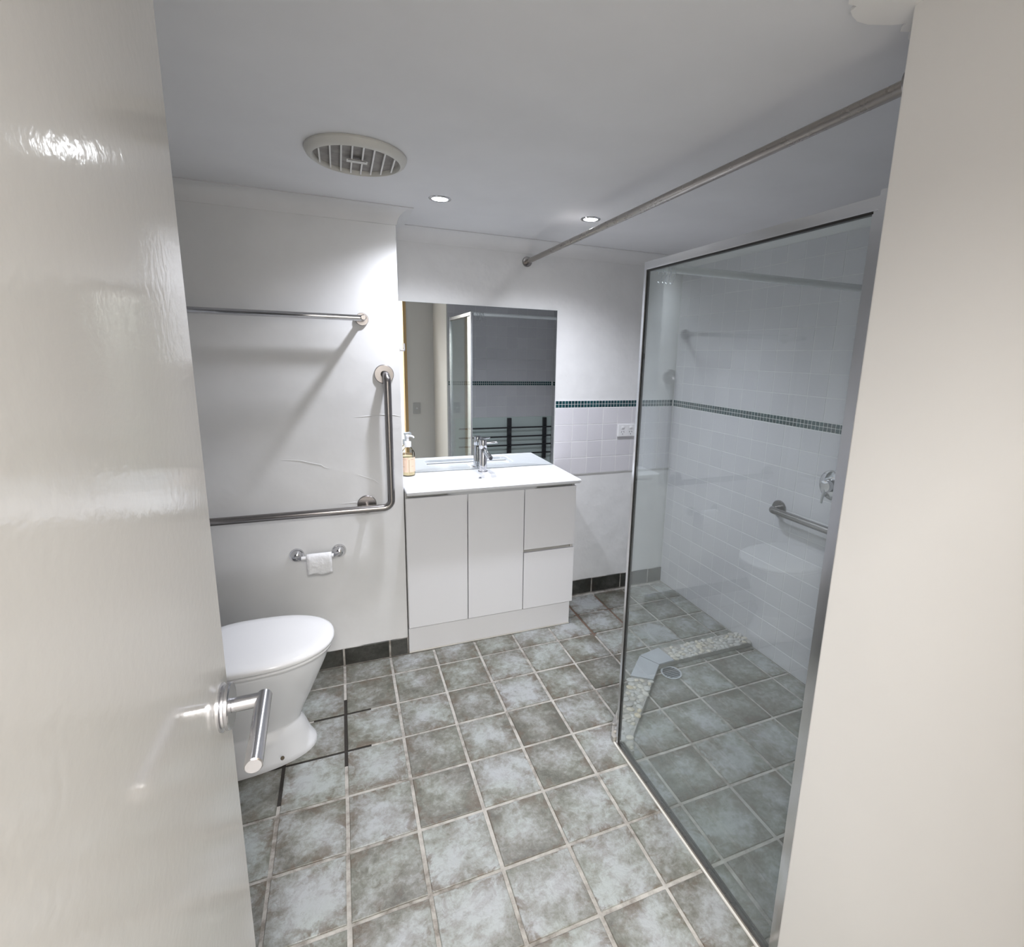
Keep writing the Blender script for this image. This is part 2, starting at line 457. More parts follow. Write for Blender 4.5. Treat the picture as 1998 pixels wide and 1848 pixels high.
# hallway behind the camera
hw = bmesh.new()
add_box(hw, -1.3, 2.1, -4.3, -4.2, -0.1, 2.5); add_box(hw, -1.4, -1.3, -4.3, YF-0.1, -0.1, 2.5); add_box(hw, 2.1, 2.2, -4.3, YF-0.1, -0.1, 2.5)
add_box(hw, -1.4, 2.2, YF-0.1, YF, HC+0.1, 2.5); add_box(hw, -1.4, XL-0.1, YF-0.1, YF, -0.1, HC+0.1)
struct('wall_hall', hw, 'hall_paint', 'warm white hallway walls outside the bathroom', 'wall')
struct('ceiling_hall', box(-1.4, 2.2, -4.3, YF, 2.5, 2.6), 'hall_paint', 'white hallway ceiling outside the bathroom', 'ceiling')
struct('floor_hall', box(-1.4, 2.2, -4.3, YF-0.1, -0.1, -0.002), 'hall_floor_vinyl', 'brown hallway floor outside the bathroom', 'floor')

# cornices: concave cove, mitred
CV = 0.058
def cove(name, p0, p1, inward, m0, m1, label):
    """p0,p1 on the wall line; inward = unit vector into room; m = mitre (+ lengthens, - shortens with distance)"""
    p0 = Vector((*p0, 0)); p1 = Vector((*p1, 0)); inw = Vector((*inward, 0)); d = (p1-p0).normalized()
    prof = [(0.0, HC-CV-0.004), (0.004, HC-CV-0.004)]
    for k in range(9):
        a = PI/2*k/8
        prof.append((CV+0.004-(CV)*math.cos(a), HC-0.006-CV+0.004+CV*math.sin(a)-0.002))
    prof += [(CV+0.008, HC-0.004), (CV+0.008, HC-0.0005), (0, HC-0.0005)]
    rings = []
    for pt, mm, sg in ((p0, m0, -1), (p1, m1, 1)):
        rings.append([pt + inw*a + d*sg*mm*a + Vector((0, 0, z)) for a, z in prof])
    return obj(name, loft(rings), 'cornice_paint', smooth=True, angle=30, kind='structure', label=label, cat='cornice')
cove('trim_2', (XL, YP), (XP, YP), (0, -1), -1, 1, 'white cove cornice above the towel rack wall')
cove('trim_3', (XP, YP), (XP, YB), (1, 0), 1, -1, 'short white cove cornice on the recess return')
cove('trim_4', (XP, YB), (XR, YB), (0, -1), -1, -1, 'white cove cornice above the mirror wall')
cove('trim_5', (XR, YB), (XR, YE), (-1, 0), -1, -1, 'white cove cornice above the tiled shower wall')
cove('trim_6', (XR, YE), (1.06, YE), (0, 1), -1, 0, 'white cove cornice above the shower end wall')

# ragged paint patch on the ceiling beside the nib wall
edge = [(1.06, -1.474), (1.031, -1.480), (1.015, -1.494), (0.998, -1.488), (0.985, -1.506), (0.968, -1.494), (0.93, -1.478), (0.905, -1.476), (0.885, -1.482), (0.872, -1.489), (0.868, -1.502), (0.852, -1.50), (0.835, -1.515), (0.80, -1.52)]
obj('paint_patch', prism(edge + [(0.80, -1.9), (1.06, -1.9)], HC-0.006, HC-0.0004), 'fresh_paint', ceiling)

# ------------------------------------------------------------------ floor tiles and skirting
P = 0.21; GR = 0.012
for i in range(-4, 10):
    for j in range(-3, 12):
        x0, x1 = i*P+GR/2, (i+1)*P-GR/2
        y1, y0 = -(j)*P-GR/2, -(j+1)*P+GR/2
        x0, x1 = max(x0, XL+0.004), min(x1, XR-0.012); y0, y1 = max(y0, YF+0.003), min(y1, YB-0.012)
        if x1-x0 < 0.02 or y1-y0 < 0.02: continue
        parts = [(x0, x1, y0, y1)]
        if y0 > YP-0.01 and x1 < XP: continue          # under the partition
        if y1 > YP-0.01 and x0 < XP:
            if x1 <= XP: parts = [(x0, x1, y0, YP-0.012)]
            elif y0 < YP: parts = [(x0, x1, y0, YP-0.012)]
            else: parts = [(XP+0.01, x1, y0, y1)]
        if x0 > XN-0.1 and y0 < YE:                     # under the nib wall
            parts = [(a, min(b_, XN-0.004), c_, d_) if d_ < YE+0.03 else (a, b_, max(c_, YE+0.006), d_) for a, b_, c_, d_ in parts]
        for a, b_, c_, d_ in parts:
            if b_-a < 0.02 or d_-c_ < 0.015: continue
            tile('floor_tile', b_-a, d_-c_, 0.0038, 0.0016, 'floor_tile', ((a+b_)/2, (c_+d_)/2, random.uniform(-0.0004, 0.0004)), 'up', floor, 0.0009, 0.003)
bl = thing('baseboard_partition', 'dark tile skirting along the towel rack wall', 'skirting', (0, YP, 0), kind='structure')
for a, b_ in fills(XL, XP, 0.0, P):
    tile('skirting_tile', b_-a-0.009, 0.085, 0.0085, 0.0012, 'skirting_tile', ((a+b_)/2, -0.009, 0.0455), 'south', bl, tilt=0.002)
obj('skirting_grout', rel(box(XL, XP, YP-0.006, YP-0.0005, 0, 0.088), (0, YP, 0)), 'floor_grout', bl)
bb = thing('baseboard_back', 'dark tile skirting along the back wall', 'skirting', (0, YB, 0), kind='structure')
for a, b_ in fills(1.2, XR, 0.0, P):
    tile('skirting_tile', b_-a-0.009, 0.092, 0.0085, 0.0012, 'skirting_tile', ((a+b_)/2, -0.009, 0.049), 'south', bb, tilt=0.002)
obj('skirting_grout', rel(box(1.2, XR, YB-0.006, YB-0.0005, 0, 0.095), (0, YB, 0)), 'floor_grout', bb)

# ------------------------------------------------------------------ wall tiles and mosaic
def wrel(parent, loc): return loc
T = 0.1; WG = 0.0028; TH = 0.007
for a, b_ in fills(1.185, XR-0.008, 1.196, T):
    for k in range(4):
        z0 = 0.784+k*0.0996
        tile('wall_tile', b_-a-WG, 0.0996-WG, TH-0.001, 0.0012, 'wall_tile', ((a+b_)/2, YB-TH, z0+0.0498), 'south', wall_back, tilt=0.003)
obj('tile_bed', box(1.185, XR-0.0005, YB-0.0060, YB-0.0004, 0.782, 1.2225), 'tile_grout', wall_back)
MP = 0.0200
nb_ = int((XR-0.008-1.186)/MP)
for i in range(nb_):
    for k in range(2):
        tile('mosaic_tile', MP-0.0019, MP-0.0019, TH-0.001, 0.001, 'mosaic_glass', (1.186+(i+0.5)*MP, YB-TH, 1.183+(k+0.5)*MP), 'south', wall_back, tilt=0.01)
# right wall: rows above and below the mosaic band
obj('tile_bed', box(XR-0.006, XR-0.0004, YE+0.0065, YB-0.0065, 0.001, HC-CV), 'tile_grout', wall_right)
lows = fills(0.004, 1.182, 1.182-12*T, T)
highs = fills(1.224, HC-CV, 1.224+0.006, T)
specs = []
for y0, y1 in fills(YE+0.008, YB-0.008, -0.037, T):
    for z0, z1 in lows+highs:
        if z1-z0 < 0.015: continue
        specs.append((y0, y1, z0, z1))
vis = sorted(specs, key=lambda s: 0 if (s[1] > -0.80) else (1 if s[2] > 0.8 else 2))
for n_, (y0, y1, z0, z1) in enumerate(vis[:300]):
    tile('wall_tile', y1-y0-WG, z1-z0-WG, TH-0.001, 0.0012, 'wall_tile', (XR-TH, (y0+y1)/2, (z0+z1)/2), 'west', wall_right, tilt=0.003)
joined_tiles('wall_tile_field', [(y1-y0-WG, z1-z0-WG, TH-0.001, 0.0012, (XR-TH, (y0+y1)/2, (z0+z1)/2), 'west') for y0, y1, z0, z1 in vis[300:]], 0, 'wall_tile', wall_right)
nm = int((YB-0.008-(YE+0.01))/MP)
for i in range(nm):
    for k in range(2):
        tile('mosaic_tile', MP-0.0019, MP-0.0019, TH-0.001, 0.001, 'mosaic_glass', (XR-TH, YB-0.009-(i+0.5)*MP, 1.183+(k+0.5)*MP), 'west', wall_right, tilt=0.01)
# shower end wall (seen in the mirror), tiles on the nib's end
for a, b_ in fills(XN+0.010, XR-0.008, 1.02, T):
    for z0, z1 in fills(0.882, 1.182, 0.882, T)+highs:
        if z1-z0 < 0.015: continue
        tile('wall_tile', b_-a-WG, z1-z0-WG, TH-0.001, 0.0012, 'wall_tile', ((a+b_)/2, YE+TH, (z0+z1)/2), 'north', nib, tilt=0.003)
for z0, z1 in fills(0.004, 0.882, 0.882-9*T, T):
    tile('wall_tile', 1.02-XN-0.010-WG, z1-z0-WG, TH-0.001, 0.0012, 'wall_tile', ((XN+0.010+1.02)/2, YE+TH, (z0+z1)/2), 'north', nib, tilt=0.003)
obj('tile_bed', box(XN+0.010, XR-0.0005, YE+0.0004, YE+0.006, 0.88, HC-CV), 'tile_grout', nib)
obj('shower_panel', box(1.022, XR-0.009, YE+0.0004, YE+0.010, 0.002, 0.879, 0.002), 'wet_panel', nib)
joined_tiles('mosaic_band', [(MP-0.0019, MP-0.0019, TH-0.001, 0.001, (XN+0.011+(i+0.5)*MP, YE+TH, 1.183+(k+0.5)*MP), 'north') for i in range(int((XR-0.019-XN)/MP)) for k in range(2)], 0, 'mosaic_glass', nib)

# ------------------------------------------------------------------ door leaf and lever handle
DXF = -0.125
d1 = thing('door_1', 'glossy warm white flush door standing open at left', 'door', (DXF-0.02, -2.245, 0), kind='structure')
o_ = d1.location
obj('door_leaf', rel(box(DXF-0.038, DXF, -2.245, -1.438, 0.012, 2.010, 0.0025, 2), o_), 'door_gloss', d1)
hy, hz = -1.482, 0.998
hd = bpy.data.objects.new('door_handle', None); COL.objects.link(hd); hd.parent = d1; hd.location = Vector((DXF, hy, hz))-o_
tag(hd, 'brushed steel round lever handle')
MX = Matrix.Rotation(PI/2, 4, 'Y')
obj('rose', lathe([(0.0318, 0), (0.0318, 0.002), (0.029, 0.0035), (0.0285, 0.006), (0.031, 0.0075), (0.031, 0.011), (0.0295, 0.0125), (0.011, 0.0125)], MX, 40), 'handle_steel', hd, smooth=True)
obj('lever', tube(fillet([(0.0125, 0, 0), (0.052, 0.001, 0.0), (0.052, 0.0, 0.0)], 0.0001, 2)[:2], 0.0098, 24), 'handle_steel', hd, smooth=True)
obj('grip', tube([(0.050, 0.0095, 0), (0.0502, 0.008, 0), (0.055, -0.126, 0), (0.0551, -0.1275, 0)], [0.0088, 0.0102, 0.0102, 0.0088], 24), 'handle_steel', hd, smooth=True)
obj('hinge', rel(tube([(DXF+0.004, -2.243, 1.72), (DXF+0.004, -2.243, 1.82)], 0.005, 12), o_), 'handle_steel', d1, smooth=True)
obj('hinge', rel(tube([(DXF+0.004, -2.243, 0.22), (DXF+0.004, -2.243, 0.32)], 0.005, 12), o_), 'handle_steel', d1, smooth=True)

# ------------------------------------------------------------------ vanity cabinet and basin
VX0, VX1 = 0.3015, 1.180
va = thing('vanity_cabinet', 'white two door vanity cabinet with two drawers under the basin', 'cabinet', (0.74, 0.30, 0))
def vp(name, x0, x1, y0, y1, z0, z1, mat='cabinet_white', bev=0.0012, par=va):
    return obj(name, rel(box(x0, x1, y0, y1, z0, z1, bev), va.location), mat, par)
vp('kickboard', VX0, VX1-0.004, 0.145, 0.163, 0.001, 0.132)
obj('silicone_bead', rel(tube([(VX0, 0.1445, 0.003), (VX1-0.004, 0.1445, 0.003)], 0.004, 8), va.location), 'silicone', va)
vb = bmesh.new()
add_box(vb, VX0, VX0+0.016, 0.140, YB-0.001, 0.14, 0.832)
add_box(vb, VX1-0.016, VX1, 0.140, YB-0.001, 0.14, 0.832)
add_box(vb, VX1-0.02, VX1-0.004, 0.163, YB-0.012, 0.001, 0.14)
add_box(vb, VX0+0.016, VX1-0.016, 0.150, YB-0.001, 0.14, 0.156)
add_box(vb, VX0+0.016, VX1-0.016, 0.150, 0.166, 0.78, 0.832)
add_box(vb, 0.884, 0.896, 0.150, YB-0.001, 0.156, 0.80)
add_box(vb, VX0+0.016, VX1-0.016, YB-0.01, YB-0.001, 0.156, 0.832)
add_box(vb, 0.896, VX1-0.016, 0.150, 0.166, 0.44, 0.50)
add_box(vb, VX0+0.016, VX1-0.016, 0.160, 0.166, 0.156, 0.80)
obj('body', rel(vb, va.location), 'cabinet_edge', va)
vp('door', VX0+0.001, 0.5935, 0.121, 0.139, 0.146, 0.806)
vp('door', 0.5975, 0.8885, 0.121, 0.139, 0.146, 0.806)
vp('drawer', 0.8925, VX1, 0.121, 0.139, 0.480, 0.806)
vp('drawer', 0.8925, VX1, 0.121, 0.139, 0.146, 0.462)

ZT = 0.852
bt = bmesh.new()
# ceramic top with rectangular bowl, built as rings: outer bottom, outer top, rim, bowl edge, bowl floor
def rrect(x0, x1, y0, y1, r, z, n=5):
    pts = []
    for cx, cy, a0 in ((x1-r, y1-r, 0), (x0+r, y1-r, PI/2), (x0+r, y0+r, PI), (x1-r, y0+r, 1.5*PI)):
        for k in range(n+1):
            a = a0+PI/2*k/n; pts.append(Vector((cx+r*math.cos(a), cy+r*math.sin(a), z)))
    return pts
TX0, TX1, TY0, TY1 = 0.3005, 1.184, 0.066, YB-0.001
BX0, BX1, BY0, BY1 = 0.485, 0.985, 0.118, 0.318
rings = [rrect(TX0+0.006, TX1-0.006, TY0+0.006, TY1, 0.006, ZT-0.020), rrect(TX0+0.001, TX1-0.001, TY0+0.001, TY1, 0.006, ZT-0.014),
         rrect(TX0, TX1, TY0, TY1, 0.006, ZT-0.004), rrect(TX0+0.003, TX1-0.003, TY0+0.003, TY1-0.001, 0.006, ZT),
         rrect(TX0+0.010, TX1-0.010, TY0+0.010, TY1-0.004, 0.006, ZT-0.0012),
         rrect(BX0-0.006, BX1+0.006, BY0-0.006, BY1+0.006, 0.035, ZT-0.002), rrect(BX0, BX1, BY0, BY1, 0.032, ZT-0.006),
         rrect(BX0+0.004, BX1-0.004, BY0+0.003, BY1-0.003, 0.032, ZT-0.020),
         rrect(BX0+0.030, BX1-0.030, BY0+0.016, BY1-0.012, 0.032, ZT-0.085), rrect(BX0+0.055, BX1-0.055, BY0+0.035, BY1-0.030, 0.03, ZT-0.100),
         rrect(0.70, 0.77, 0.195, 0.245, 0.02, ZT-0.105)]
bs = thing('ceramic_basin', 'glossy white ceramic basin top with rectangular bowl on the vanity', 'basin', (0.74, 0.26, 0.832))
obj('ceramic_top', rel(loft(rings), bs.location), 'ceramic', bs, smooth=True, angle=22)
MY = Matrix.Translation((0.708, BY1-0.0035, ZT-0.0245)) @ Matrix.Rotation(PI/2, 4, 'X')
ov = obj('overflow_ring', rel(lathe([(0.007, 0.0008), (0.0085, 0.001), (0.0092, 0.003), (0.0112, 0.003), (0.0122, 0.001), (0.0122, -0.004)], MY, 28, False, False), bs.location), 'chrome', bs, smooth=True)
obj('overflow_hole', rel(lathe([(0.0088, 0.0018), (0.004, 0.0019)], MY, 24), bs.location), 'dark_hole', bs)
obj('plug_waste', rel(lathe([(0.03, 0), (0.03, 0.004), (0.026, 0.006), (0.004, 0.007)], Matrix.Translation((0.735, 0.22, ZT-0.106)), 28), bs.location), 'chrome', bs, smooth=True)

# tap
tp = thing('basin_mixer', 'chrome pin lever mixer tap on the basin top', 'tap', (0.742, 0.385, ZT-0.0015))
obj('body', lathe([(0.026, 0), (0.026, 0.004), (0.0215, 0.006), (0.0215, 0.125), (0.0205, 0.1265), (0.0205, 0.128), (0.0215, 0.1295), (0.0215, 0.172), (0.020, 0.175), (0.004, 0.1755)], None, 32), 'chrome', tp, smooth=True)
sd = Vector((0.10, -1, -0.30)).normalized()
s0 = Vector((0, 0, 0.128))
obj('spout', tube([s0, s0+sd*0.02, s0+sd*0.118, s0+sd*0.12], [0.0135, 0.0135, 0.0135, 0.0125], 24), 'chrome', tp, smooth=True)
obj('aerator', tube([s0+sd*0.119, s0+sd*0.1215], 0.0095, 20), 'dark_metal', tp)
hd_ = Vector((1.0, -0.25, 0.06)).normalized(); h0 = Vector((0.0, 0, 0.157))
obj('lever', tube([h0+hd_*0.018, h0+hd_*0.03, h0+hd_*0.078, h0+hd_*0.08], [0.0075, 0.0075, 0.005, 0.004], 16), 'chrome', tp, smooth=True)

# mirror
mr = thing('wall_mirror', 'frameless rectangular mirror above the basin', 'mirror', (0.745, YB-0.003, 0.86))
obj('mirror_glass', rel(box(XP+0.012, 1.180, YB-0.0055, YB-0.0005, 0.8535, 1.722), mr.location), 'mirror_edge', mr)
mm = bmesh.new(); v4 = [mm.verts.new(p) for p in ((XP+0.0125, YB-0.0058, 0.854), (1.1795, YB-0.0058, 0.854), (1.1795, YB-0.0058, 1.7215), (XP+0.0125, YB-0.0058, 1.7215))]; mm.faces.new(v4)
obj('silvering', rel(mm, mr.location), 'mirror_silver', mr)

# soap dispenser
sb = thing('soap_dispenser', 'clear pump bottle of amber soap with peach label beside the mirror', 'soap bottle', (0.352, 0.405, ZT-0.001))
obj('bottle', lathe([(0.028, 0), (0.0325, 0.003), (0.0335, 0.008), (0.0335, 0.115), (0.031, 0.126), (0.022, 0.138), (0.0135, 0.146), (0.0135, 0.156)], None, 32), 'clear_bottle', sb, smooth=True)
obj('liquid', lathe([(0.027, 0.003), (0.0315, 0.006), (0.0322, 0.010), (0.0322, 0.088), (0.03, 0.0885)], None, 32), 'soap_liquid', sb, smooth=True)
lb = bmesh.new(); n_ = 24
for a0, a1 in ((-2.95, -1.62), (-1.54, -0.2)):
    lo_ = [lb.verts.new((0.0341*math.cos(a0+(a1-a0)*k/n_), 0.0341*math.sin(a0+(a1-a0)*k/n_), 0.022)) for k in range(n_+1)]
    hi_ = [lb.verts.new((0.0341*math.cos(a0+(a1-a0)*k/n_), 0.0341*math.sin(a0+(a1-a0)*k/n_), 0.098)) for k in range(n_+1)]
    for k in range(n_): lb.faces.new((lo_[k], lo_[k+1], hi_[k+1], hi_[k]))
lab = obj('label', lb, 'bottle_label', sb, smooth=True)
for a0, a1, zz in ((-2.6, -2.0, 0.088), (-1.3, -0.8, 0.088), (-2.6, -2.2, 0.050), (-1.2, -0.9, 0.052)):
    lk = bmesh.new()
    lo_ = [lk.verts.new((0.0344*math.cos(a0+(a1-a0)*k/6), 0.0344*math.sin(a0+(a1-a0)*k/6), zz)) for k in range(7)]
    hi_ = [lk.verts.new((0.0344*math.cos(a0+(a1-a0)*k/6), 0.0344*math.sin(a0+(a1-a0)*k/6), zz+0.0016)) for k in range(7)]
    for k in range(6): lk.faces.new((lo_[k], lo_[k+1], hi_[k+1], hi_[k]))
    obj('print', lk, 'label_ink', lab)
pm = bmesh.new()
add_lathe(pm, [(0.0165, 0.150), (0.017, 0.152), (0.017, 0.174), (0.0155, 0.178), (0.007, 0.179), (0.006, 0.198), (0.009, 0.199), (0.0105, 0.203), (0.0105, 0.210), (0.007, 0.213), (0.002, 0.2135)], None, 24)
add_tube(pm, [(0, 0, 0.2065), (0.018, -0.014, 0.2075), (0.026, -0.020, 0.204), (0.028, -0.0215, 0.198)], [0.006, 0.005, 0.0045, 0.004], 12)
obj('pump', pm, 'white_plastic', sb, smooth=True)

# ------------------------------------------------------------------ fittings on the partition wall
def flange(bm, c, axis, r, t=0.008):
    """a round wall plate; axis points into the room"""
    q = Vector((0, 0, 1)).rotation_difference(Vector(axis)).to_matrix().to_4x4()
    add_lathe(bm, [(r, 0.0004), (r, t*0.6), (r*0.93, t), (r*0.5, t*1.02), (0.004, t*1.03)], Matrix.Translation(c) @ q, 36)
S = (0, -1, 0)
tr_ = thing('towel_rack', 'chrome double towel rack high on the plaster wall', 'towel rail', (-0.2, YP, 1.61))
ol = tr_.location
for xx in (0.146, -0.58):
    a_ = bmesh.new(); add_tube(a_, [(xx, YP-0.004, 1.61), (xx, YP-0.120, 1.61), (xx, YP-0.146, 1.61), (xx, YP-0.149, 1.61)], [0.0115, 0.0115, 0.0115, 0.009], 20)
    obj('arm', rel(a_, ol), 'steel', tr_, smooth=True)
    f_ = bmesh.new(); flange(f_, (xx, YP, 1.61), S, 0.027, 0.012); obj('wall_plate', rel(f_, ol), 'steel', tr_, smooth=True)
for dd in (0.068, 0.126):
    obj('bar', rel(tube([(-0.58, YP-dd, 1.61), (0.146, YP-dd, 1.61)], 0.0105, 20), ol), 'chrome', tr_, smooth=True)

gb = thing('grab_rail', 'brushed steel L shaped grab rail above the toilet paper', 'grab rail', (0.1, YP, 0.78))
ol = gb.location
path = fillet([(0.228, YP-0.004, 1.379), (0.236, YP-0.058, 1.376), (0.2365, YP-0.058, 0.783), (-0.56, YP-0.058, 0.783), (-0.56, YP-0.004, 0.783)], 0.035, 8)
obj('bar', rel(tube(path, 0.016, 24), ol), 'steel', gb, smooth=True, angle=60)
obj('stem', rel(tube([(0.133, YP-0.004, 0.787), (0.133, YP-0.056, 0.783)], 0.012, 16), ol), 'steel', gb, smooth=True)
for c_ in ((0.228, YP, 1.379), (0.133, YP, 0.790), (-0.56, YP, 0.783)):
    f_ = bmesh.new(); flange(f_, c_, S, 0.042, 0.010); obj('wall_flange', rel(f_, ol), 'steel', gb, smooth=True)

ph = thing('toilet_roll_holder', 'chrome toilet roll holder with two round posts on the plaster wall', 'roll holder', (-0.085, YP, 0.58))
ol = ph.location
for xx, sgn in ((-0.170, 1), (0.004, -1)):
    b_ = bmesh.new(); flange(b_, (xx, YP, 0.582), S, 0.030, 0.012)
    add_lathe(b_, [(0.026, 0.011), (0.023, 0.024), (0.016, 0.036), (0.004, 0.041)], Matrix.Translation((xx, YP, 0.582)) @ Matrix.Rotation(PI/2, 4, 'X'), 28)
    add_tube(b_, [(xx, YP-0.028, 0.582), (xx+sgn*0.012, YP-0.052, 0.584), (xx+sgn*0.024, YP-0.060, 0.585)], [0.010, 0.009, 0.0085], 14)
    obj('post', rel(b_, ol), 'chrome', ph, smooth=True)
obj('spindle', rel(tube([(-0.148, YP-0.060, 0.585), (-0.018, YP-0.060, 0.585)], 0.0085, 16), ol), 'white_plastic', ph, smooth=True)
tr2 = thing('toilet_roll', 'almost finished white toilet roll hanging on its holder', 'toilet paper', (-0.076, YP-0.060, 0.585))
pr = bmesh.new()
add_lathe(pr, [(0.0092, -0.050), (0.0165, -0.050), (0.0165, 0.050), (0.0092, 0.050)], Matrix.Rotation(PI/2, 4, 'Y'), 28, False, False)
obj('roll', pr, 'paper', tr2, smooth=True)
sh = bmesh.new(); rows_ = []
for k in range(15):
    if k < 6:
        a = PI*0.5-(k/5)*PI*0.5 ; y_, z_ = -0.0175*math.cos(a), 0.0175*math.sin(a)
    else:
        w = (k-5)/9; y_, z_ = -0.0175-0.002*math.sin(w*5), -w*0.074
    rows_.append([sh.verts.new((-0.050+0.1*i/8, y_+0.0018*math.sin(i*1.7+k*1.1)*(1 if k > 7 else 0), z_+(0.003*math.sin(i*0.9) if k == 14 else 0))) for i in range(9)])
for a, b_ in zip(rows_, rows_[1:]):
    for i in range(8): sh.faces.new((a[i], a[i+1], b_[i+1], b_[i]))
so = obj('loose_sheet', sh, 'paper', tr2, smooth=True)
md = so.modifiers.new('thick', 'SOLIDIFY'); md.thickness = 0.0006

# raised paint cracks in the plaster
for pts in ([(0.10, 1.19), (0.16, 1.195), (0.21, 1.20), (0.26, 1.198), (0.29, 1.19)], [(-0.20, 1.015), (-0.13, 1.008), (-0.08, 0.992), (-0.05, 0.985), (-0.035, 0.972), (-0.02, 0.968)],
            [(0.02, 0.800), (0.08, 0.803), (0.12, 0.797)], [(0.10, 0.93), (0.17, 0.90), (0.20, 0.875)]):
    obj('plaster_crack', tube([(x, YP-0.0002, z) for x, z in pts], [0.0004]+[0.0015]*(len(pts)-2)+[0.0004], 6), 'wall_paint', wall_part, smooth=True)

# robe hook on the recess return
rh = thing('robe_hook', 'small chrome robe hook at the mirror left edge', 'hook', (XP, 0.30, 1.485))
b_ = bmesh.new(); add_tube(b_, fillet([(0.003, 0, 0), (0.038, 0, 0), (0.038, 0, 0.032)], 0.005, 5), 0.0055, 14); obj('peg', b_, 'chrome', rh, smooth=True, angle=60)
b_ = bmesh.new(); flange(b_, (0, 0, 0), (1, 0, 0), 0.018, 0.006); obj('wall_plate', b_, 'chrome', rh, smooth=True)

# power outlet
po = thing('power_outlet', 'white double power outlet on the tiled strip', 'power outlet', (1.658, YB-TH, 1.040))
obj('plate', box(-0.060, 0.060, -0.012, -0.0002, -0.038, 0.038, 0.003, 2), 'white_plastic', po)
for sx in (-0.028, 0.028):
    sw = obj('rocker', box(sx-0.009, sx+0.009, -0.0165, -0.0115, 0.012, 0.026, 0.002), 'white_plastic', po, smooth=True)
    sl = bmesh.new()
    for dx, dz, an in ((-0.008, -0.008, 0.5), (0.008, -0.008, -0.5), (0, -0.022, 0)):
        vv = add_box(sl, -0.0011, 0.0011, -0.0126, -0.0121, -0.0045, 0.0045)
        bmesh.ops.transform(sl, matrix=Matrix.Translation((sx+dx, 0, dz)) @ Matrix.Rotation(an, 4, 'Y'), verts=vv)
    obj('socket_slots', sl, 'dark_hole', po)

# ------------------------------------------------------------------ toilet
TY = -0.312
def egg(xt, xb, hw_, z, e=2.25, n=48, front=0.55):
    """rounded front at xt, squarer back at xb"""
    xc = xb+(xt-xb)*(1-front); pts = []
    for k in range(n):
        a = 2*PI*k/n; c, s = math.cos(a), math.sin(a)
        if c >= 0: x = xc+(xt-xc)*abs(c)**(2/e); ex = e
        else: x = xc-(xc-xb)*abs(c)**(2/3.2); ex = 3.2 if c < -0.3 else e
        y = hw_*math.copysign(abs(s)**(2/e), s)
        pts.append(Vector((x, TY+y, z)))
    return pts
to = thing('toilet', 'white ceramic toilet with closed lid, partly behind the open door', 'toilet', (-0.35, TY, 0))
ol = to.location
prof = [(0.0, -0.104, 0.124), (0.012, -0.103, 0.125), (0.022, -0.107, 0.122), (0.05, -0.122, 0.113), (0.085, -0.134, 0.106), (0.108, -0.143, 0.101), (0.118, -0.152, 0.092), (0.122, -0.154, 0.090),
        (0.128, -0.153, 0.090), (0.17, -0.137, 0.102), (0.24, -0.103, 0.123), (0.31, -0.072, 0.146), (0.36, -0.050, 0.160), (0.388, -0.042, 0.166), (0.398, -0.040, 0.167), (0.404, -0.044, 0.163)]
bm = loft([egg(xt, -0.62+0.02*min(1, z/0.1), h_, z, 2.2) for z, xt, h_ in prof])
obj('pan', rel(bm, ol), 'ceramic', to, smooth=True, angle=50)
bm = loft([egg(-0.035, -0.49, 0.172, 0.405), egg(-0.028, -0.49, 0.178, 0.409), egg(-0.026, -0.49, 0.180, 0.416), egg(-0.030, -0.49, 0.176, 0.4195), egg(-0.045, -0.49, 0.165, 0.420)])
obj('seat', rel(bm, ol), 'seat_plastic', to, smooth=True, angle=50)
bm = loft([egg(-0.040, -0.49, 0.169, 0.4235), egg(-0.025, -0.49, 0.181, 0.4245), egg(-0.021, -0.492, 0.184, 0.428), egg(-0.020, -0.492, 0.185, 0.436), egg(-0.024, -0.49, 0.182, 0.443), egg(-0.036, -0.48, 0.172, 0.448), egg(-0.08, -0.44, 0.14, 0.451), egg(-0.16, -0.36, 0.07, 0.452)])
obj('lid', rel(bm, ol), 'seat_plastic', to, smooth=True, angle=60)
for yy in (TY-0.075, TY+0.075):
    obj('hinge', rel(tube([(-0.50, yy-0.02, 0.418), (-0.50, yy+0.02, 0.418)], 0.011, 14), ol), 'white_plastic', to, smooth=True)
obj('cistern', rel(box(-0.708, -0.535, TY-0.185, TY+0.185, 0.41, 0.80, 0.02, 3), ol), 'ceramic', to, smooth=True)
ci = obj('cistern_lid', rel(box(-0.712, -0.528, TY-0.192, TY+0.192, 0.80, 0.828, 0.008, 3), ol), 'ceramic', to, smooth=True)
obj('flush_button', rel(lathe([(0.022, 0.827), (0.022, 0.832), (0.004, 0.833)], Matrix.Translation((-0.62, TY, 0)), 24), ol), 'chrome', ci, smooth=True)
for xx, yy, zz in ((-0.308, TY-0.1165, 0.036), (-0.212, TY-0.108, 0.036)):
    n_v = Vector((0.05, -0.85, 0.5)).normalized(); c_ = Vector((xx, yy, zz))
    obj('fixing_screw', rel(lathe([(0.0065, -0.003), (0.0065, 0.0015), (0.005, 0.003), (0.002, 0.003)], Matrix.Translation(c_) @ Vector((0, 0, 1)).rotation_difference(n_v).to_matrix().to_4x4(), 16), ol), 'bolt_rust', to, smooth=True)

